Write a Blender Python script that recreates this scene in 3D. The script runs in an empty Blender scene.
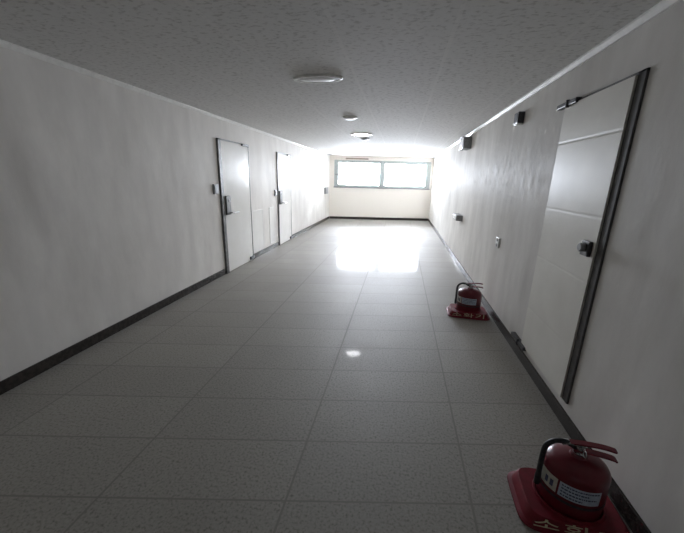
import bpy, bmesh, math, random
from mathutils import Vector, Matrix
random.seed(7)
C = bpy.context.scene.collection
sc = bpy.context.scene

# ------------------------------------------------------------------ camera
cam_d = bpy.data.cameras.new('camera'); cam = bpy.data.objects.new('camera', cam_d); C.objects.link(cam)
cam_d.sensor_fit = 'HORIZONTAL'; cam_d.sensor_width = 36.0; cam_d.lens = 322.2 * 36.0 / 684.0
cam_d.clip_start = 0.02
right = Vector((0.9843755, 0.17449842, 0.02356225)); up = Vector((-0.0683743, 0.25549094, 0.96439066))
fwd = Vector((-0.1622647, 0.95093358, -0.26343023))
m = Matrix((right, up, -fwd)).transposed().to_4x4(); m.translation = Vector((0, 0, 1.5))
cam.matrix_world = m
sc.camera = cam

# ------------------------------------------------------------------ sky, daylight, exposure
W = bpy.data.worlds.new('sky'); sc.world = W; W.use_nodes = True
bgn = W.node_tree.nodes['Background']
bgn.inputs[0].default_value = (0.91, 0.92, 1.06, 1)
bgn.inputs[1].default_value = 14.0
sc.view_settings.view_transform = 'Standard'; sc.view_settings.look = 'None'
sc.view_settings.gamma = 1.0; sc.view_settings.exposure = 2.56
sc.view_settings.use_curve_mapping = False
sc.cycles.use_denoising = True
sc.cycles.max_bounces = 24; sc.cycles.diffuse_bounces = 16; sc.cycles.glossy_bounces = 8
sc.cycles.transparent_max_bounces = 16
sc.cycles.sample_clamp_indirect = 12.0

XL, XR, H = -2.635, 1.142, 2.314
SK = 0.17712; EY = 12.65; ANG = math.atan(SK)
BACK = -4.0
def endy(x): return EY + SK * x

# portal over the far window so the daylight is sampled well
pl = bpy.data.lights.new('window_daylight', 'AREA'); pl.shape = 'RECTANGLE'; pl.size = 3.75; pl.size_y = 1.0
po = bpy.data.objects.new('window_daylight', pl); C.objects.link(po)
pl.cycles.is_portal = True
po.location = (-0.72, endy(-0.72) + 0.16, 1.68); po.rotation_euler = (math.radians(-90), 0, ANG)

# ------------------------------------------------------------------ materials
def mat(name, col, rough=0.5, metal=0.0, spec=0.5, coat=0.0):
    M = bpy.data.materials.new(name); M.use_nodes = True
    b = M.node_tree.nodes['Principled BSDF']
    b.inputs['Base Color'].default_value = (*col, 1); b.inputs['Roughness'].default_value = rough
    b.inputs['Metallic'].default_value = metal; b.inputs['Specular IOR Level'].default_value = spec
    b.inputs['Coat Weight'].default_value = coat; b.inputs['Coat Roughness'].default_value = 0.08
    return M
def nn(M, t, **kw):
    n = M.node_tree.nodes.new(t)
    for k, v in kw.items(): setattr(n, k, v)
    return n
def lk(M, a, b): M.node_tree.links.new(a, b)
def bsdf(M): return M.node_tree.nodes['Principled BSDF']
def math_n(M, op, a, b=None):
    n = nn(M, 'ShaderNodeMath', operation=op)
    for i, v in enumerate((a, b)):
        if v is None: continue
        if isinstance(v, (int, float)): n.inputs[i].default_value = v
        else: lk(M, v, n.inputs[i])
    return n.outputs[0]
def ramp(M, fac, stops):
    r = nn(M, 'ShaderNodeValToRGB'); e = r.color_ramp.elements
    while len(e) < len(stops): e.new(0.5)
    for el, (p, c) in zip(e, stops):
        el.position = p; el.color = (*c, 1) if not isinstance(c, float) else (c, c, c, 1)
    lk(M, fac, r.inputs[0]); return r.outputs[0]
def noise(M, vec, scale, detail=3, rough=0.5):
    n = nn(M, 'ShaderNodeTexNoise'); n.inputs['Scale'].default_value = scale
    n.inputs['Detail'].default_value = detail; n.inputs['Roughness'].default_value = rough
    if vec is not None: lk(M, vec, n.inputs['Vector'])
    return n.outputs['Fac']
def mapped(M, scale):
    t = nn(M, 'ShaderNodeTexCoord'); mp = nn(M, 'ShaderNodeMapping'); mp.inputs['Scale'].default_value = scale
    lk(M, t.outputs['Object'], mp.inputs['Vector']); return mp.outputs[0]
def speckle(M, c0, c1, scale=60, lo=.4, hi=.6):
    lk(M, ramp(M, noise(M, mapped(M, (1, 1, 1)), scale), [(lo, c0), (hi, c1)]), bsdf(M).inputs['Base Color'])

# glossy trowelled wall paint, slightly wavy
WALL = mat('wall_paint', (.70, .675, .62), .4, spec=.35)
v = mapped(WALL, (1, 1, .35))
n1 = noise(WALL, v, 3.0, 5, .6); n2 = noise(WALL, mapped(WALL, (1, 1, .5)), 14, 4, .6)
lk(WALL, ramp(WALL, n1, [(.3, (.56, .54, .51)), (.7, (.71, .69, .655))]), bsdf(WALL).inputs['Base Color'])
lk(WALL, ramp(WALL, n2, [(.3, .32), (.7, .56)]), bsdf(WALL).inputs['Roughness'])
bp = nn(WALL, 'ShaderNodeBump'); bp.inputs['Strength'].default_value = .6; bp.inputs['Distance'].default_value = .025
lk(WALL, math_n(WALL, 'ADD', noise(WALL, v, 2.2, 2, .45), math_n(WALL, 'MULTIPLY', n2, .08)), bp.inputs['Height']); lk(WALL, bp.outputs[0], bsdf(WALL).inputs['Normal'])

def thin_gloss(M, fac, facing=0.0):
    # mostly matt paint under a thin, uneven sheen
    nt = M.node_tree; b = bsdf(M); b.inputs['Specular IOR Level'].default_value = 0.0
    gls = nn(M, 'ShaderNodeBsdfGlossy'); mixs = nn(M, 'ShaderNodeMixShader')
    if b.inputs['Roughness'].links: lk(M, b.inputs['Roughness'].links[0].from_socket, gls.inputs['Roughness'])
    else: gls.inputs['Roughness'].default_value = b.inputs['Roughness'].default_value
    if b.inputs['Normal'].links: lk(M, b.inputs['Normal'].links[0].from_socket, gls.inputs['Normal'])
    mixs.inputs[0].default_value = fac
    lk(M, b.outputs[0], mixs.inputs[1]); lk(M, gls.outputs[0], mixs.inputs[2])
    lk(M, mixs.outputs[0], nt.nodes['Material Output'].inputs[0])
thin_gloss(WALL, .030)
WALL_LIT = WALL.copy(); WALL_LIT.name = 'wall_paint_with_reflected_light'  # same paint, lightened for the left wall: reflected light put into the colour
el = WALL_LIT.node_tree.nodes[bsdf(WALL_LIT).inputs['Base Color'].links[0].from_node.name].color_ramp.elements
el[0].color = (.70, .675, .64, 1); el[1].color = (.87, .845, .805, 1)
ENDW = mat('end_wall_paint', (.90, .85, .775), .5)

# terrazzo tiles
FLOOR = mat('terrazzo_tiles', (.4, .38, .35), .2, spec=.9)
tc = nn(FLOOR, 'ShaderNodeTexCoord'); sx = nn(FLOOR, 'ShaderNodeSeparateXYZ'); lk(FLOOR, tc.outputs['Object'], sx.inputs[0])
X, Y = sx.outputs[0], sx.outputs[1]
u = math_n(FLOOR, 'DIVIDE', math_n(FLOOR, 'ADD', X, .44144), .88371)
w = math_n(FLOOR, 'DIVIDE', math_n(FLOOR, 'SUBTRACT', math_n(FLOOR, 'SUBTRACT', Y, math_n(FLOOR, 'MULTIPLY', X, SK)), 3.2758 + SK), .3729)
def edge(t, width):
    f = math_n(FLOOR, 'ABSOLUTE', math_n(FLOOR, 'SUBTRACT', math_n(FLOOR, 'FRACT', t), .5))   # .5 at the joint
    return math_n(FLOOR, 'GREATER_THAN', f, .5 - width)
g = math_n(FLOOR, 'MAXIMUM', edge(u, .006), edge(w, .012))
cell = nn(FLOOR, 'ShaderNodeCombineXYZ'); lk(FLOOR, math_n(FLOOR, 'FLOOR', u), cell.inputs[0]); lk(FLOOR, math_n(FLOOR, 'FLOOR', w), cell.inputs[1])
wn = nn(FLOOR, 'ShaderNodeTexWhiteNoise', noise_dimensions='3D'); lk(FLOOR, cell.outputs[0], wn.inputs['Vector'])
chips = noise(FLOOR, tc.outputs['Object'], 75, 4, .65)
blot = noise(FLOOR, tc.outputs['Object'], 2.2, 4, .6)
base = ramp(FLOOR, chips, [(.34, (.15, .14, .118)), (.46, (.285, .268, .238)), (.66, (.34, .322, .287))])
mx = nn(FLOOR, 'ShaderNodeMix', data_type='RGBA', blend_type='MULTIPLY'); mx.inputs['Factor'].default_value = 1
tint = math_n(FLOOR, 'ADD', .84, math_n(FLOOR, 'ADD', math_n(FLOOR, 'MULTIPLY', wn.outputs['Value'], .1), math_n(FLOOR, 'MULTIPLY', blot, .2)))
cb = nn(FLOOR, 'ShaderNodeCombineColor')
for i in range(3): lk(FLOOR, tint, cb.inputs[i])
lk(FLOOR, base, mx.inputs[6]); lk(FLOOR, cb.outputs[0], mx.inputs[7])
mg = nn(FLOOR, 'ShaderNodeMix', data_type='RGBA'); lk(FLOOR, g, mg.inputs['Factor']); lk(FLOOR, mx.outputs[2], mg.inputs[6]); mg.inputs[7].default_value = (.215, .203, .182, 1)
lk(FLOOR, mg.outputs[2], bsdf(FLOOR).inputs['Base Color'])
rr = ramp(FLOOR, noise(FLOOR, tc.outputs['Object'], 5, 4, .6), [(.3, .56), (.7, .60)])
lk(FLOOR, math_n(FLOOR, 'ADD', rr, math_n(FLOOR, 'MULTIPLY', g, .2)), bsdf(FLOOR).inputs['Roughness'])

bsdf(FLOOR).inputs['Coat Weight'].default_value = .07; bsdf(FLOOR).inputs['Coat Roughness'].default_value = .055

# fissured ceiling board with faint pale joints
CEIL = mat('fissured_ceiling_board', (.6, .59, .56), .8, spec=.3)
tc = nn(CEIL, 'ShaderNodeTexCoord'); mp = nn(CEIL, 'ShaderNodeMapping'); mp.inputs['Scale'].default_value = (1, 1.6, 1); lk(CEIL, tc.outputs['Object'], mp.inputs[0])
fl = ramp(CEIL, noise(CEIL, mp.outputs[0], 26, 4, .6), [(.36, (.46, .45, .435)), (.46, (.64, .635, .62)), (1.0, (.69, .685, .67))])
sx = nn(CEIL, 'ShaderNodeSeparateXYZ'); lk(CEIL, tc.outputs['Object'], sx.inputs[0])
u = math_n(CEIL, 'DIVIDE', math_n(CEIL, 'ADD', sx.outputs[0], .43), .665)
f = math_n(CEIL, 'ABSOLUTE', math_n(CEIL, 'SUBTRACT', math_n(CEIL, 'FRACT', u), .5))
gj = math_n(CEIL, 'MULTIPLY', math_n(CEIL, 'GREATER_THAN', f, .482), .45)
mg = nn(CEIL, 'ShaderNodeMix', data_type='RGBA'); lk(CEIL, gj, mg.inputs['Factor']); lk(CEIL, fl, mg.inputs[6]); mg.inputs[7].default_value = (.72, .71, .69, 1)
lk(CEIL, mg.outputs[2], bsdf(CEIL).inputs['Base Color'])

BASE = mat('dark_brown_skirting_paint', (.055, .045, .04), .25); speckle(BASE, (.028, .023, .021), (.045, .038, .034), 30)
TRIM = mat('white_cornice_paint', (.82, .81, .78), .3); speckle(TRIM, (.78, .77, .74), (.85, .84, .81), 20)
DOOR = mat('ivory_door_enamel', (.70, .68, .62), .16, spec=.6)
lk(DOOR, ramp(DOOR, noise(DOOR, mapped(DOOR, (1, 1, 1)), 4, 4), [(.3, (.67, .65, .59)), (.7, (.73, .71, .65))]), bsdf(DOOR).inputs['Base Color'])
bp = nn(DOOR, 'ShaderNodeBump'); bp.inputs['Strength'].default_value = .04; bp.inputs['Distance'].default_value = .01
lk(DOOR, noise(DOOR, mapped(DOOR, (1, 1, 1.5)), 2.5, 2), bp.inputs['Height']); lk(DOOR, bp.outputs[0], bsdf(DOOR).inputs['Normal'])
DOORL = DOOR.copy(); DOORL.name = 'white_gloss_enamel'
bsdf(DOORL).inputs['Roughness'].default_value = .2; thin_gloss(DOORL, .07)
el = DOORL.node_tree.nodes[bsdf(DOORL).inputs['Base Color'].links[0].from_node.name].color_ramp.elements
el[0].color = (.82, .81, .77, 1); el[1].color = (.87, .86, .83, 1)
bsdf(DOOR).inputs['Roughness'].default_value = .36; thin_gloss(DOOR, .10)
JAMB = mat('dark_grey_door_frame', (.12, .118, .115), .4); speckle(JAMB, (.10, .098, .095), (.15, .147, .142), 25)
GAP = mat('charcoal_door_frame', (.08, .077, .074), .6, spec=.2); speckle(GAP, (.07, .067, .064), (.09, .087, .083), 25)
LOCKM = mat('glare_lifted_lock_metal', (.13, .13, .125), .4); speckle(LOCKM, (.11, .11, .105), (.15, .15, .145), 60)  # dark lock metal lifted to grey, the glare put into its base colour
DARK = mat('black_metal', (.025, .025, .027), .35); speckle(DARK, (.018, .018, .02), (.04, .04, .043), 80)
CHROME = mat('worn_steel', (.55, .55, .55), .25, 1.0); speckle(CHROME, (.45, .45, .46), (.62, .62, .62), 50)
GREY = mat('grey_plastic', (.23, .235, .24), .4); speckle(GREY, (.2, .205, .21), (.26, .265, .27), 40)
WHITE = mat('white_plastic', (.78, .78, .76), .3); speckle(WHITE, (.74, .74, .72), (.82, .82, .8), 30)
ALU = mat('greenish_aluminium', (.50, .54, .52), .4, .3); speckle(ALU, (.46, .50, .48), (.54, .58, .56), 25)
RED = mat('red_enamel', (.125, .006, .014), .35, spec=.4, coat=.15); speckle(RED, (.11, .005, .012), (.14, .007, .016), 12)
REDP = mat('red_plastic', (.16, .010, .020), .5, spec=.25); speckle(REDP, (.14, .009, .017), (.18, .011, .023), 18)
RUB = mat('black_rubber', (.015, .015, .016), .55); speckle(RUB, (.012, .012, .013), (.025, .025, .026), 70)
LABEL = mat('blue_grey_label_paper', (.46, .53, .62), .45); speckle(LABEL, (.42, .49, .58), (.50, .57, .66), 60)
LABEL2 = mat('beige_label_paper', (.50, .49, .42), .45); speckle(LABEL2, (.46, .45, .38), (.54, .53, .46), 60)
INK = mat('dark_blue_ink', (.05, .06, .12), .5); speckle(INK, (.04, .05, .1), (.07, .08, .15), 90)
CREAM = mat('cream_lettering', (.62, .55, .38), .45); speckle(CREAM, (.58, .51, .35), (.66, .59, .41), 60)
BROWN = mat('grey_brown_plate', (.33, .28, .23), .5); speckle(BROWN, (.29, .245, .2), (.37, .315, .26), 40)

GLASS = bpy.data.materials.new('window_glass'); GLASS.use_nodes = True
nt = GLASS.node_tree; nt.nodes.remove(nt.nodes['Principled BSDF'])
tr = nt.nodes.new('ShaderNodeBsdfTransparent'); tr.inputs[0].default_value = (.93, .96, .95, 1)
gl = nt.nodes.new('ShaderNodeBsdfGlossy'); gl.inputs['Roughness'].default_value = .02
fr = nt.nodes.new('ShaderNodeFresnel'); fr.inputs[0].default_value = 1.45
ms = nt.nodes.new('ShaderNodeMixShader'); nt.links.new(fr.outputs[0], ms.inputs[0]); nt.links.new(tr.outputs[0], ms.inputs[1]); nt.links.new(gl.outputs[0], ms.inputs[2])
nt.links.new(ms.outputs[0], nt.nodes['Material Output'].inputs[0])

def lamp_mat(name, strength):
    M = mat(name, (.8, .8, .8), .4)
    bsdf(M).inputs['Emission Color'].default_value = (.95, .96, 1, 1); bsdf(M).inputs['Emission Strength'].default_value = strength
    return M
LIT = lamp_mat('lit_diffuser', 19.0)
OPAL = mat('unlit_opal_diffuser', (.42, .42, .43), .35); speckle(OPAL, (.39, .39, .40), (.45, .45, .46), 20)

# ------------------------------------------------------------------ mesh helpers
def obj(name, bm, m, parent=None, smooth=False):
    me = bpy.data.meshes.new(name)
    bmesh.ops.recalc_face_normals(bm, faces=bm.faces[:])
    bm.to_mesh(me); bm.free()
    me.materials.append(m)
    if smooth:
        for p in me.polygons: p.use_smooth = True
        me.set_sharp_from_angle(angle=math.radians(38))
    o = bpy.data.objects.new(name, me); C.objects.link(o)
    if parent: o.parent = parent
    return o
def add_box(bm, a, b, bevel=0.0, seg=2, M=None):
    ret = bmesh.ops.create_cube(bm, size=1)
    vs = ret['verts']
    for q in vs:
        q.co = Vector([(a[i] + b[i]) / 2 + q.co[i] * abs(b[i] - a[i]) for i in range(3)])
    if bevel:
        es = list({e for q in vs for e in q.link_edges})
        r = bmesh.ops.bevel(bm, geom=es, offset=bevel, segments=seg, affect='EDGES', profile=.5)
        vs = list({q for f in r['faces'] for q in f.verts} | {q for q in vs if q.is_valid})
    if M is not None:
        for q in vs: q.co = M @ q.co
    return bm
def box(a, b, bevel=0.0, seg=2, M=None): return add_box(bmesh.new(), a, b, bevel, seg, M)
def add_lathe(bm, prof, n=32, sx=1.0, sy=1.0, M=None):
    rings = []
    for r, z in prof:
        if r < 1e-6: rings.append([bm.verts.new((0, 0, z))])
        else: rings.append([bm.verts.new((r * sx * math.cos(2 * math.pi * i / n), r * sy * math.sin(2 * math.pi * i / n), z)) for i in range(n)])
    for A, B in zip(rings, rings[1:]):
        for i in range(n):
            j = (i + 1) % n
            if len(A) == 1 and len(B) == 1: continue
            if len(A) == 1: bm.faces.new((A[0], B[i], B[j]))
            elif len(B) == 1: bm.faces.new((A[i], A[j], B[0]))
            else: bm.faces.new((A[i], A[j], B[j], B[i]))
    if M is not None:
        for rg in rings:
            for q in rg: q.co = M @ q.co
    return bm
def lathe(prof, n=32, sx=1.0, sy=1.0, M=None): return add_lathe(bmesh.new(), prof, n, sx, sy, M)
def add_tube(bm, pts, r, n=10, cap=True):
    P = [Vector(p) for p in pts]; rad = r if isinstance(r, (list, tuple)) else [r] * len(P)
    rings = []; ref = None
    for i, p in enumerate(P):
        t = (P[min(i + 1, len(P) - 1)] - P[max(i - 1, 0)]).normalized()
        if ref is None: ref = t.orthogonal().normalized()
        ref = (ref - t * ref.dot(t)).normalized(); b = t.cross(ref)
        rings.append([bm.verts.new(p + (ref * math.cos(2 * math.pi * k / n) + b * math.sin(2 * math.pi * k / n)) * rad[i]) for k in range(n)])
    for A, B in zip(rings, rings[1:]):
        for k in range(n): bm.faces.new((A[k], A[(k + 1) % n], B[(k + 1) % n], B[k]))
    if cap: bm.faces.new(rings[0]); bm.faces.new(rings[-1])
    return bm
def tube(pts, r, n=10): return add_tube(bmesh.new(), pts, r, n)
def smooth_path(pts, n=6):
    P = [Vector(p) for p in pts]; out = []
    for i in range(len(P) - 1):
        p0, p1, p2, p3 = P[max(i - 1, 0)], P[i], P[i + 1], P[min(i + 2, len(P) - 1)]
        for k in range(n):
            t = k / n
            out.append(.5 * ((2 * p1) + (p2 - p0) * t + (2 * p0 - 5 * p1 + 4 * p2 - p3) * t * t + (3 * p1 - p0 - 3 * p2 + p3) * t ** 3))
    out.append(P[-1]); return out
def strap(pts, width, thick, across):
    # flat bar following a path, width along 'across'
    bm = bmesh.new(); P = [Vector(p) for p in pts]; a = Vector(across).normalized(); rings = []
    for i, p in enumerate(P):
        t = (P[min(i + 1, len(P) - 1)] - P[max(i - 1, 0)]).normalized(); nrm = t.cross(a).normalized()
        wd = width[i] if isinstance(width, (list, tuple)) else width
        rings.append([bm.verts.new(p + a * s * wd / 2 + nrm * q * thick / 2) for s, q in ((-1, -1), (1, -1), (1, 1), (-1, 1))])
    for A, B in zip(rings, rings[1:]):
        for k in range(4): bm.faces.new((A[k], A[(k + 1) % 4], B[(k + 1) % 4], B[k]))
    bm.faces.new(rings[0]); bm.faces.new(rings[-1]); return bm
def prism(poly, y0, y1, skew=0.0):
    # closed outline in x,z swept along y
    bm = bmesh.new()
    A = [bm.verts.new((x, y0, z)) for x, z in poly]; B = [bm.verts.new((x, y1 + skew * x, z)) for x, z in poly]
    n = len(poly)
    for i in range(n): bm.faces.new((A[i], A[(i + 1) % n], B[(i + 1) % n], B[i]))
    bm.faces.new(A); bm.faces.new(B); return bm

def empty(name, loc, rz=0):
    o = bpy.data.objects.new(name, None); C.objects.link(o); o.location = loc; o.rotation_euler = (0, 0, rz)
    o.empty_display_size = .1
    return o
def tag(o, label, cat, group=None, kind=None):
    o['label'] = label; o['category'] = cat
    if group: o['group'] = group
    if kind: o['kind'] = kind
    return o

# ------------------------------------------------------------------ shell
T = .2
tag(obj('floor', box((XL - T, BACK - T, -.15), (XR + T, 14, 0)), FLOOR), 'grey speckled terrazzo tile floor of the corridor', 'floor', kind='structure')
tag(obj('ceiling', box((XL - T, BACK - T, H), (XR + T, 14, H + .15)), CEIL), 'grey fissured board ceiling over the corridor', 'ceiling', kind='structure')
def sidewall(x0, x1, xin):
    bm = bmesh.new()
    pts = [(x0, BACK), (x1, BACK), (x1, endy(x1) + .02), (x0, endy(x0) + .02)]
    A = [bm.verts.new((x, y, 0)) for x, y in pts]; B = [bm.verts.new((x, y, H)) for x, y in pts]
    for i in range(4): bm.faces.new((A[i], A[(i + 1) % 4], B[(i + 1) % 4], B[i]))
    bm.faces.new(A); bm.faces.new(B); return bm
tag(obj('wall_left', sidewall(XL - T, XL, XL), WALL_LIT), 'left glossy off-white wall with two full height doors', 'wall', kind='structure')
tag(obj('wall_right', sidewall(XR, XR + T, XR), WALL), 'right glossy off-white wall behind the extinguishers', 'wall', kind='structure')
tag(obj('wall_back', box((XL - T, BACK - T, 0), (XR + T, BACK, H)), WALL), 'plain off-white wall behind the camera', 'wall', kind='structure')

# end wall, turned a little out of square, with the window opening. local x along the wall, local -y faces the corridor
ME = Matrix.Translation((0, EY, 0)) @ Matrix.Rotation(ANG, 4, 'Z'); CA = math.cos(ANG)
wx0, wx1, wz0, wz1 = -2.46 / CA, 1.06 / CA, 1.20, 2.16
bm = bmesh.new()
lx0, lx1 = (XL - T) / CA - .05, (XR + T) / CA + .05
add_box(bm, (lx0, 0, 0), (lx1, .22, wz0), M=ME); add_box(bm, (lx0, 0, wz1), (lx1, .22, H), M=ME)
add_box(bm, (lx0, 0, wz0), (wx0, .22, wz1), M=ME); add_box(bm, (wx1, 0, wz0), (lx1, .22, wz1), M=ME)
tag(obj('wall_end', bm, ENDW), 'cream wall at the far end below and around the window', 'wall', kind='structure')

win = empty('window_1', (0, EY, 0), ANG)
tag(win, 'bright wide sliding window with two panes at the corridor end', 'window', kind='structure')
bm = bmesh.new(); f0, f1 = .02, .12
add_box(bm, (wx0, f0, wz0), (wx1, f1, wz0 + .04)); add_box(bm, (wx0, f0, wz1 - .05), (wx1, f1, wz1))
add_box(bm, (wx0, f0, wz0), (wx0 + .05, f1, wz1)); add_box(bm, (wx1 - .05, f0, wz0), (wx1, f1, wz1))
obj('window_frame', bm, ALU, win)
xm = -.70 / CA
def sash(xa, xb, y0, sl, sr):
    bm = bmesh.new(); za, zb = wz0 + .04, wz1 - .05
    add_box(bm, (xa, y0, za), (xb, y0 + .035, za + .045), .004); add_box(bm, (xa, y0, zb - .05), (xb, y0 + .035, zb), .004)
    add_box(bm, (xa, y0, za), (xa + sl, y0 + .035, zb), .004); add_box(bm, (xb - sr, y0, za), (xb, y0 + .035, zb), .004)
    s = obj('window_sash', bm, ALU, win)
    obj('window_pane', box((xa + sl - .005, y0 + .014, za + .04), (xb - sr + .005, y0 + .02, zb - .045)), GLASS, s)
    return s
sash(wx0 + .05, xm + .10, .03, .11, .20); sash(xm - .10, wx1 - .05, .075, .20, .11)
obj('window_sill', box((wx0 - .02, -.035, wz0 - .03), (wx1 + .02, .03, wz0 + .002), .005), GREY, win)
obj('window_catch', tube([(wx0 + .03, .02, 1.635), (wx0 + .03, -.03, 1.64), (wx0 + .45, -.035, 1.635)], .012), GREY, win)

# skirtings and cornices
def skirting(side, x, s, spans):
    bm = bmesh.new()
    for y0, y1 in spans: add_box(bm, (x, y0, 0), (x + s * .014, y1, .092), .003)
    tag(obj('baseboard_' + side, bm, BASE), 'dark brown skirting along the %s wall' % side, 'baseboard', kind='structure')
skirting('left', XL, 1, [(BACK, 4.49), (5.47, 6.82), (7.70, endy(XL))])
skirting('right', XR, -1, [(BACK, endy(XR))])
bm = box((XL / CA + .02, -.014, 0), (XR / CA - .02, 0, .092), .003, M=ME)
tag(obj('baseboard_end', bm, BASE), 'dark brown skirting under the end window wall', 'baseboard', kind='structure')
cor = lambda x, s: [(x, H), (x, H - .035), (x + s * .012, H - .035), (x + s * .032, H - .012), (x + s * .032, H)]
tag(obj('trim_1', prism(cor(XR, -1), BACK, EY, SK), TRIM), 'white cornice strip along the right wall and ceiling', 'trim', kind='structure')
tag(obj('trim_2', prism(cor(XL, 1), BACK, EY, SK), TRIM), 'white cornice strip along the left wall and ceiling', 'trim', kind='structure')

# ------------------------------------------------------------------ doors
def door_leaf(x, s, y0, y1, z0, z1, grooves=()):
    # enamelled sheet leaf standing s*thick proud of the wall, with shallow pressed lines
    t = .022; zs = [z0]
    for gz in grooves: zs += [gz - .012, gz - .002, gz + .002, gz + .012]
    zs.append(z1)
    prof = []
    for i, z in enumerate(zs):
        d = t
        if 0 < i < len(zs) - 1 and (i - 1) % 4 in (1, 2): d = t - (.0016 if z > 1.6 else .0007)
        prof.append((x + s * d, z))
    poly = [(x - s * .01, z0)] + prof + [(x - s * .01, z1)]
    bm = prism(poly, y0, y1); return bm
def lever_lock(x, s, y, z, parent, dirn):
    k = obj('lock_plate', box((x, y - .075, z - .145), (x + s * .03, y + .055, z + .145), .008), LOCKM, parent)
    bm = bmesh.new()
    add_tube(bm, [(x + s * .025, y + .02, z - .115), (x + s * .07, y + .02, z - .115), (x + s * .078, y + .05 * dirn, z - .115), (x + s * .078, y + .20 * dirn, z - .118)], [.014, .012, .012, .009])
    obj('lever_handle', bm, CHROME, k)
    obj('keyhole', lathe([(0, 0), (.016, 0), (.016, .006), (0, .006)], 14, M=Matrix.Translation((x + s * .03, y, z + .07)) @ Matrix.Rotation(s * math.pi / 2, 4, 'Y')), CHROME, k)
def left_door(n, y0, y1, ztop, jamb, label):
    d = empty('door_%d' % n, (0, 0, 0)); tag(d, label, 'door', kind='structure')
    bm = bmesh.new()
    add_box(bm, (XL - .02, y0 - jamb, 0), (XL + .03, y0, ztop + .02), .003)
    add_box(bm, (XL - .02, y0 - jamb, ztop), (XL + .03, y1 + .02, ztop + .02), .003)
    add_box(bm, (XL - .02, y1, 0), (XL + .026, y1 + .02, ztop + .02), .003)
    obj('door_frame', bm, JAMB, d)
    obj('door_leaf', door_leaf(XL, 1, y0, y1, .012, ztop), DOORL, d)
    lever_lock(XL + .022, 1, y0 + .09, 1.06, d, 1)
    obj('top_pivot', box((XL + .02, y1 - .24, ztop - .02), (XL + .05, y1, ztop + .015), .005), DARK, d)
    obj('bottom_pivot', box((XL + .02, y1 - .13, .03), (XL + .05, y1 + .02, .085), .005), DARK, d)
    return d
left_door(1, 4.58, 5.46, 1.995, .075, 'glossy white door on the left wall nearest the camera')
left_door(2, 6.86, 7.67, 1.99, .03, 'glossy white door on the left wall farther from the camera')

d3 = empty('door_3', (0, 0, 0)); tag(d3, 'tall ivory metal door raised above the skirting on the right wall', 'door', kind='structure')
bm = bmesh.new()
add_box(bm, (XR - .012, 1.972, .15), (XR + .02, 2.035, 2.05), .003)
add_box(bm, (XR - .012, 1.972, 2.035), (XR + .02, 2.77, 2.05), .003)
add_box(bm, (XR - .012, 2.76, .15), (XR + .02, 2.772, 2.05), .003)
obj('door_frame', bm, GAP, d3)
obj('door_leaf', door_leaf(XR, -1, 2.035, 2.76, .155, 2.033, (.50, .94, 1.32, 1.78)), DOOR, d3)
k = obj('lock_body', box((XR - .045, 2.055, 1.09), (XR - .022, 2.14, 1.18), .006), DARK, d3)
obj('lock_knob', lathe([(0, 0), (.022, 0), (.026, .008), (.027, .022), (.021, .028), (0, .028)], 20, M=Matrix.Translation((XR - .045, 2.10, 1.14)) @ Matrix.Rotation(-math.pi / 2, 4, 'Y')), GREY, k, True)
hb = bmesh.new(); add_box(hb, (XR - .04, 2.58, 2.025), (XR, 2.86, 2.058), .006); add_tube(hb, [(XR - .036, 2.70, 2.015), (XR - .036, 2.70, 2.064)], .012)
obj('top_hinge', hb, DARK, d3)
hb = bmesh.new(); add_box(hb, (XR - .04, 2.66, .135), (XR, 2.97, .168), .006); add_tube(hb, [(XR - .036, 2.8, .125), (XR - .036, 2.8, .178)], .012)
obj('bottom_hinge', hb, DARK, d3)

# low access panels between the two left doors
def hatch(y0, y1, z0, z1, label):
    h = empty('access_panel', (XL, (y0 + y1) / 2, z0)); tag(h, label, 'wall panel', 'access panels between the left doors')
    w2 = (y1 - y0) / 2; hh = z1 - z0
    bm = bmesh.new()
    for a, b in (((-.005, -w2, 0), (.008, -w2 + .02, hh)), ((-.005, w2 - .02, 0), (.008, w2, hh)), ((-.005, -w2, 0), (.008, w2, .02)), ((-.005, -w2, hh - .02), (.008, w2, hh))):
        add_box(bm, a, b, .002)
    obj('panel_frame', bm, TRIM, h)
    obj('panel_cover', box((-.005, -w2 + .018, .018), (.006, w2 - .018, hh - .018), .002), DOORL, h)
hatch(5.52, 6.02, .11, .89, 'wider glossy white low panel on left wall just past nearest door')
hatch(6.34, 6.58, .13, .89, 'narrow glossy white low panel on left wall beside the farther door')

# ------------------------------------------------------------------ ceiling fittings
def oval_light(x, y, rx, ry, diff, label):
    o = empty('ceiling_light', (x, y, H)); tag(o, label, 'ceiling light', 'oval ceiling lights')
    obj('light_rim', lathe([(1, 0), (1, -.012), (.96, -.019), (.86, -.019), (.82, -.013), (.82, -.005), (0, -.005), (0, 0)], 48, rx, ry), WHITE, o, True)
    obj('light_diffuser', lathe([(0, -.021), (.4, -.020), (.7, -.017), (.82, -.012), (.82, -.007), (0, -.007)], 48, rx, ry), diff, o, True)
    return o
oval_light(-.75, 2.95, .215, .10, OPAL, 'white rimmed oval ceiling light, unlit, nearest the camera')
oval_light(-.79, 6.45, .20, .16, LIT, 'lit oval ceiling light glowing white toward the window')
def detector(x, y, r, label, m):
    o = empty('smoke_detector', (x, y, H)); tag(o, label, 'smoke detector')
    obj('detector_base', lathe([(0, 0), (r, 0), (r, -.012), (r * .9, -.018), (0, -.018)], 32), m, o, True)
    obj('detector_head', lathe([(0, -.016), (r * .75, -.016), (r * .72, -.026), (r * .5, -.031), (0, -.032)], 32), m, o, True)
detector(-.75, 4.73, .10, 'small white round detector on ceiling between the two lights', WHITE)
detector(-.80, 7.15, .09, 'small grey round detector on ceiling just beyond the lit light', GREY)

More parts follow.
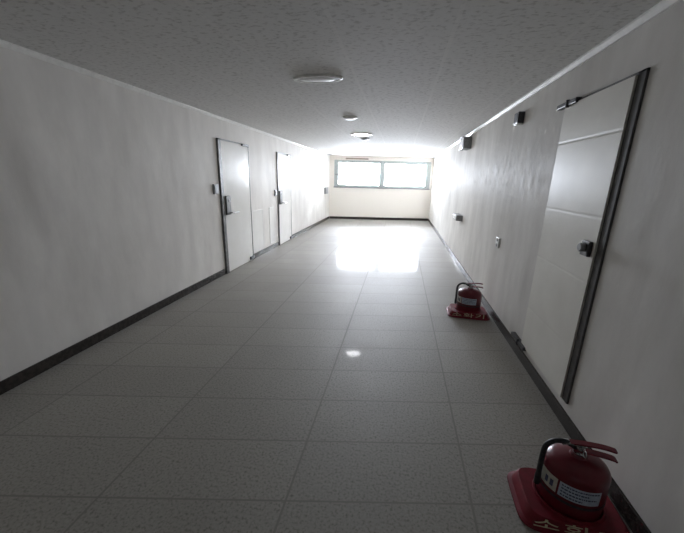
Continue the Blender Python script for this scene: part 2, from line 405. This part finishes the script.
# ------------------------------------------------------------------ wall fittings
def wall_box(name, x, s, y, z, dy, dz, dx, m, label, cat, face=None, facem=None, extra=None):
    o = empty(name, (x, y, z - dz / 2)); tag(o, label, cat)
    obj('housing', box((0, -dy / 2, 0), (s * dx, dy / 2, dz), .005), m, o)
    if face: obj(face, box((s * dx, -dy * .38, dz * .14), (s * (dx + .006), dy * .38, dz * .86), .002), facem, o)
    if extra: extra(o)
    return o
def spk(o):
    bm = bmesh.new()
    for i in range(5): add_box(bm, (-.062, -.04, .03 + i * .012), (-.058, .04, .036 + i * .012))
    obj('grille', bm, RUB, o)
    obj('underside_strip', box((-.055, -.055, -.012), (-.005, .055, .001), .002), WHITE, o)
wall_box('alarm_sounder', XR, -1, 3.73, 2.118, .13, .105, .058, DARK, 'small black box high on right wall beside the tall door', 'alarm box', extra=spk)
def brk(o): obj('bracket', box((-.16, -.12, .19), (0, .12, .205), .003), DARK, o)
wall_box('emergency_light', XR, -1, 6.35, 2.14, .42, .19, .135, GREY, 'grey box hung under the cornice far along the right wall', 'light box', 'lens', WHITE, brk)
wall_box('switch_box', XR, -1, 6.35, .857, .42, .10, .11, GREY, 'grey and white box low on far right wall, past the small outlet', 'switch box', 'cover', WHITE)
def sock(o):
    bm = bmesh.new()
    for q in (-.03, .03): add_lathe(bm, [(0, 0), (.02, 0), (.02, .004), (0, .004)], 16, M=Matrix.Translation((-.02, 0, .055 + q)) @ Matrix.Rotation(-math.pi / 2, 4, 'Y'))
    obj('sockets', bm, GREY, o)
wall_box('wall_outlet', XR, -1, 3.87, .84, .11, .11, .018, WHITE, 'small white outlet plate on right wall above the far extinguisher', 'outlet', extra=sock)
wall_box('light_switch', XL, 1, 4.385, 1.31, .12, .14, .028, GREY, 'grey switch plate beside the lock of the nearest left door', 'switch', 'rocker', GREY)
wall_box('light_switch', XL, 1, 11.55, 1.07, .40, .22, .05, GREY, 'grey box at the far left wall end beside the window', 'switch', 'cover', GREY)
wall_box('light_switch', XL, 1, 6.70, 1.17, .13, .13, .028, GREY, 'grey switch plate beside the lock of the farther left door', 'switch', 'rocker', GREY)
o = empty('lintel_plate', ME @ Vector((-1.67, 0, 2.185)), ANG); tag(o, 'thin grey-brown plate on the wall above the left window pane', 'plate')
obj('plate', box((-.42, -.02, 0), (.42, 0, .05), .004), BROWN, o)
for q in (-.38, .38):
    obj('plate_screw', lathe([(0, 0), (.008, 0), (0, .004)], 10, M=Matrix.Translation((q, -.02, .025)) @ Matrix.Rotation(math.pi / 2, 4, 'X')), CHROME, o)

# ------------------------------------------------------------------ fire extinguishers in their stands
SOCK_Z = .028
def make_stand(label):
    o = empty('extinguisher_stand', (0, 0, 0)); tag(o, label, 'extinguisher stand', 'red extinguisher stands')
    # flared rounded-rectangle tub: outline rings from floor to rim, then down into the round socket
    bm = bmesh.new(); n = 64
    def rr_ring(hx, hy, r, z):
        out = []
        for i in range(n):
            a = 2 * math.pi * (i + .5) / n; c, s = math.cos(a), math.sin(a); e = 2 / 5.5
            out.append(bm.verts.new((hx * math.copysign(abs(c) ** e, c), hy * math.copysign(abs(s) ** e, s), z)))
        return out
    def circ(r, z): return [bm.verts.new((r * math.cos(2 * math.pi * (i + .5) / n), r * math.sin(2 * math.pi * (i + .5) / n), z)) for i in range(n)]
    rings = [rr_ring(.230, .180, 0, 0), rr_ring(.235, .185, 0, .004), rr_ring(.233, .183, 0, .010), rr_ring(.216, .172, 0, .016), rr_ring(.198, .160, 0, .058), rr_ring(.193, .156, 0, .063),
             circ(.148, .063), circ(.145, .072), circ(.138, .072), circ(.138, SOCK_Z)]
    for A, B in zip(rings, rings[1:]):
        for i in range(n): bm.faces.new((A[i], A[(i + 1) % n], B[(i + 1) % n], B[i]))
    bm.faces.new(rings[0]); bm.faces.new(rings[-1])
    obj('stand_body', bm, REDP, o, True)
    # cream hangul lettering on the sloping front
    cu = bpy.data.curves.new('lettering', 'FONT'); cu.body = '\uc18c\ud654\uae30'; cu.size = .10; cu.align_x = 'CENTER'; cu.align_y = 'CENTER'; cu.extrude = .0015; cu.space_character = 1.15
    t = bpy.data.objects.new('lettering_source', cu); C.objects.link(t)
    bpy.context.view_layer.update()
    me = bpy.data.meshes.new_from_object(t.evaluated_get(bpy.context.evaluated_depsgraph_get()))
    bpy.data.objects.remove(t); bpy.data.curves.remove(cu)
    sl = math.atan2(.012, .042)
    mtx = Matrix.Translation((-.01, -.1665, .037)) @ Matrix.Rotation(math.pi / 2 - sl, 4, 'X') @ Matrix.Diagonal((1.25, .50, 1, 1))
    me.transform(mtx); me.name = 'lettering'; me.materials.clear(); me.materials.append(CREAM)
    l = bpy.data.objects.new('lettering', me); C.objects.link(l); l.parent = o; l['label'] = 'cream lettering on the front'
    return o
def arc_patch(r, a0, a1, z0, z1, n=16, t=.0012):
    bm = bmesh.new(); V = []
    for i in range(n + 1):
        a = a0 + (a1 - a0) * i / n
        V.append([bm.verts.new((q * math.cos(a), q * math.sin(a), z)) for q, z in ((r, z0), (r + t, z0), (r + t, z1), (r, z1))])
    for A, B in zip(V, V[1:]):
        for k in range(4): bm.faces.new((A[k], A[(k + 1) % 4], B[(k + 1) % 4], B[k]))
    bm.faces.new(V[0]); bm.faces.new(V[-1]); return bm
def make_extinguisher(label):
    o = empty('fire_extinguisher', (0, 0, 0)); tag(o, label, 'fire extinguisher', 'red fire extinguishers along the right wall')
    R = .130
    obj('cylinder', lathe([(0, 0), (R - .012, 0), (R - .003, .006), (R, .018), (R, .222), (R - .003, .238), (R - .014, .256), (R - .038, .270), (R - .078, .279), (.036, .282), (.031, .292), (0, .292)], 48), RED, o, True)
    D = math.radians
    l1 = obj('label', arc_patch(R, D(-128), D(-56), .125, .198), LABEL, o); l1['label'] = 'blue-grey printed label'
    bm = bmesh.new()
    for i, (a, b) in enumerate(((-124, -60), (-124, -76), (-124, -62), (-124, -86))):
        z = .190 - i * .0165
        x = a
        while x < b:
            stp = random.uniform(3, 7); e = min(x + stp, b)
            sub = arc_patch(R + .001, D(x), D(e - 1.2), z - .007, z, 2, .0008)
            me = bpy.data.meshes.new('t'); sub.to_mesh(me); sub.free(); bm.from_mesh(me); bpy.data.meshes.remove(me)
            x = e
    obj('label_print', bm, INK, l1)
    l2 = obj('label', arc_patch(R, D(-176), D(-132), .125, .198), LABEL2, o); l2['label'] = 'beige pictogram label'
    bm = bmesh.new()
    for k in range(2):
        sub = arc_patch(R + .001, D(-158 + k * 12), D(-151 + k * 12), .142, .176, 3, .0008)
        me = bpy.data.meshes.new('t'); sub.to_mesh(me); sub.free(); bm.from_mesh(me); bpy.data.meshes.remove(me)
    obj('label_print', bm, INK, l2)
    obj('valve', lathe([(0, .286), (.026, .286), (.026, .299), (.019, .303), (.019, .322), (.023, .325), (.023, .336), (.010, .340), (0, .340)], 24), CHROME, o, True)
    # fixed carrying handle below, squeeze lever above, both running towards the wall
    obj('carrying_handle', strap(smooth_path([(-.03, 0, .312), (.02, -.004, .314), (.07, -.010, .318), (.115, -.016, .318), (.130, -.018, .313)]), [.036] * 24 + [.026], .007, (0, 1, 0)), RED, o)
    obj('squeeze_lever', strap(smooth_path([(-.045, 0, .341), (-.015, -.003, .347), (.03, -.006, .354), (.08, -.012, .360), (.122, -.018, .359)]), [.032] * 24 + [.024], .007, (0, 1, 0)), RED, o)
    obj('lever_bracket', strap(smooth_path([(-.075, .004, .326), (-.055, .002, .337), (-.02, 0, .342), (.012, -.002, .341)]), .036, .008, (0, 1, 0)), CHROME, o)
    pin = obj('safety_pin', tube([(0.0, -.04, .330), (0.0, .035, .330)], .004, 8), CHROME, o)
    ring = [(0, -.055 + .016 * math.cos(2 * math.pi * i / 14), .330 + .016 * math.sin(2 * math.pi * i / 14)) for i in range(15)]
    obj('pin_ring', tube(ring, .0025, 6), CHROME, pin)
    hose = smooth_path([(-.015, .0, .315), (-.06, -.004, .338), (-.105, -.012, .336), (-.138, -.022, .308), (-.1445, -.025, .26), (-.1445, -.025, .20), (-.144, -.025, .15)])
    obj('hose', tube(hose, .0115, 10), RUB, o, True)
    obj('nozzle', tube([(-.144, -.025, .155), (-.144, -.025, .13), (-.1435, -.025, .09)], [.012, .0135, .0125], 12), RUB, o, True)
    obj('hose_clip', lathe([(R + .0005, .098), (R + .003, .098), (R + .003, .110), (R + .0005, .110), (R + .0005, .098)], 40), DARK, o, True)
    return o
def flatten_depth(root, k):
    # these cylinders and their stands are a little shallower than wide
    seen = set()
    for ch in root.children_recursive:
        if ch.type == 'MESH' and ch.data.name not in seen:
            seen.add(ch.data.name); ch.data.transform(Matrix.Diagonal((1, k, 1, 1)))
def copy_tree(o, parent=None):
    c = o.copy(); C.objects.link(c)
    if parent: c.parent = parent
    for ch in list(o.children): copy_tree(ch, c)
    return c
ES = [(.882, 1.365, math.radians(-3), 'nearest red extinguisher at the bottom right corner, dark brown skirting beside it',
       'red stand with cream lettering under the nearest extinguisher'),
      (.872, 3.72, math.radians(-3), 'farther red extinguisher standing beyond the tall ivory door', 'red stand under the farther extinguisher beyond the tall door')]
stand = make_stand(ES[0][4]); ext = make_extinguisher(ES[0][3])
for q in (stand, ext): flatten_depth(q, .88)
for i, (x, y, rz, le, ls) in enumerate(ES):
    s = stand if i == 0 else copy_tree(stand)
    e = ext if i == 0 else copy_tree(ext)
    s.location = (x, y, 0); s.rotation_euler = (0, 0, rz); s['label'] = ls
    e.location = (x, y, SOCK_Z + .0005); e.rotation_euler = (0, 0, rz - math.radians(6)); e['label'] = le
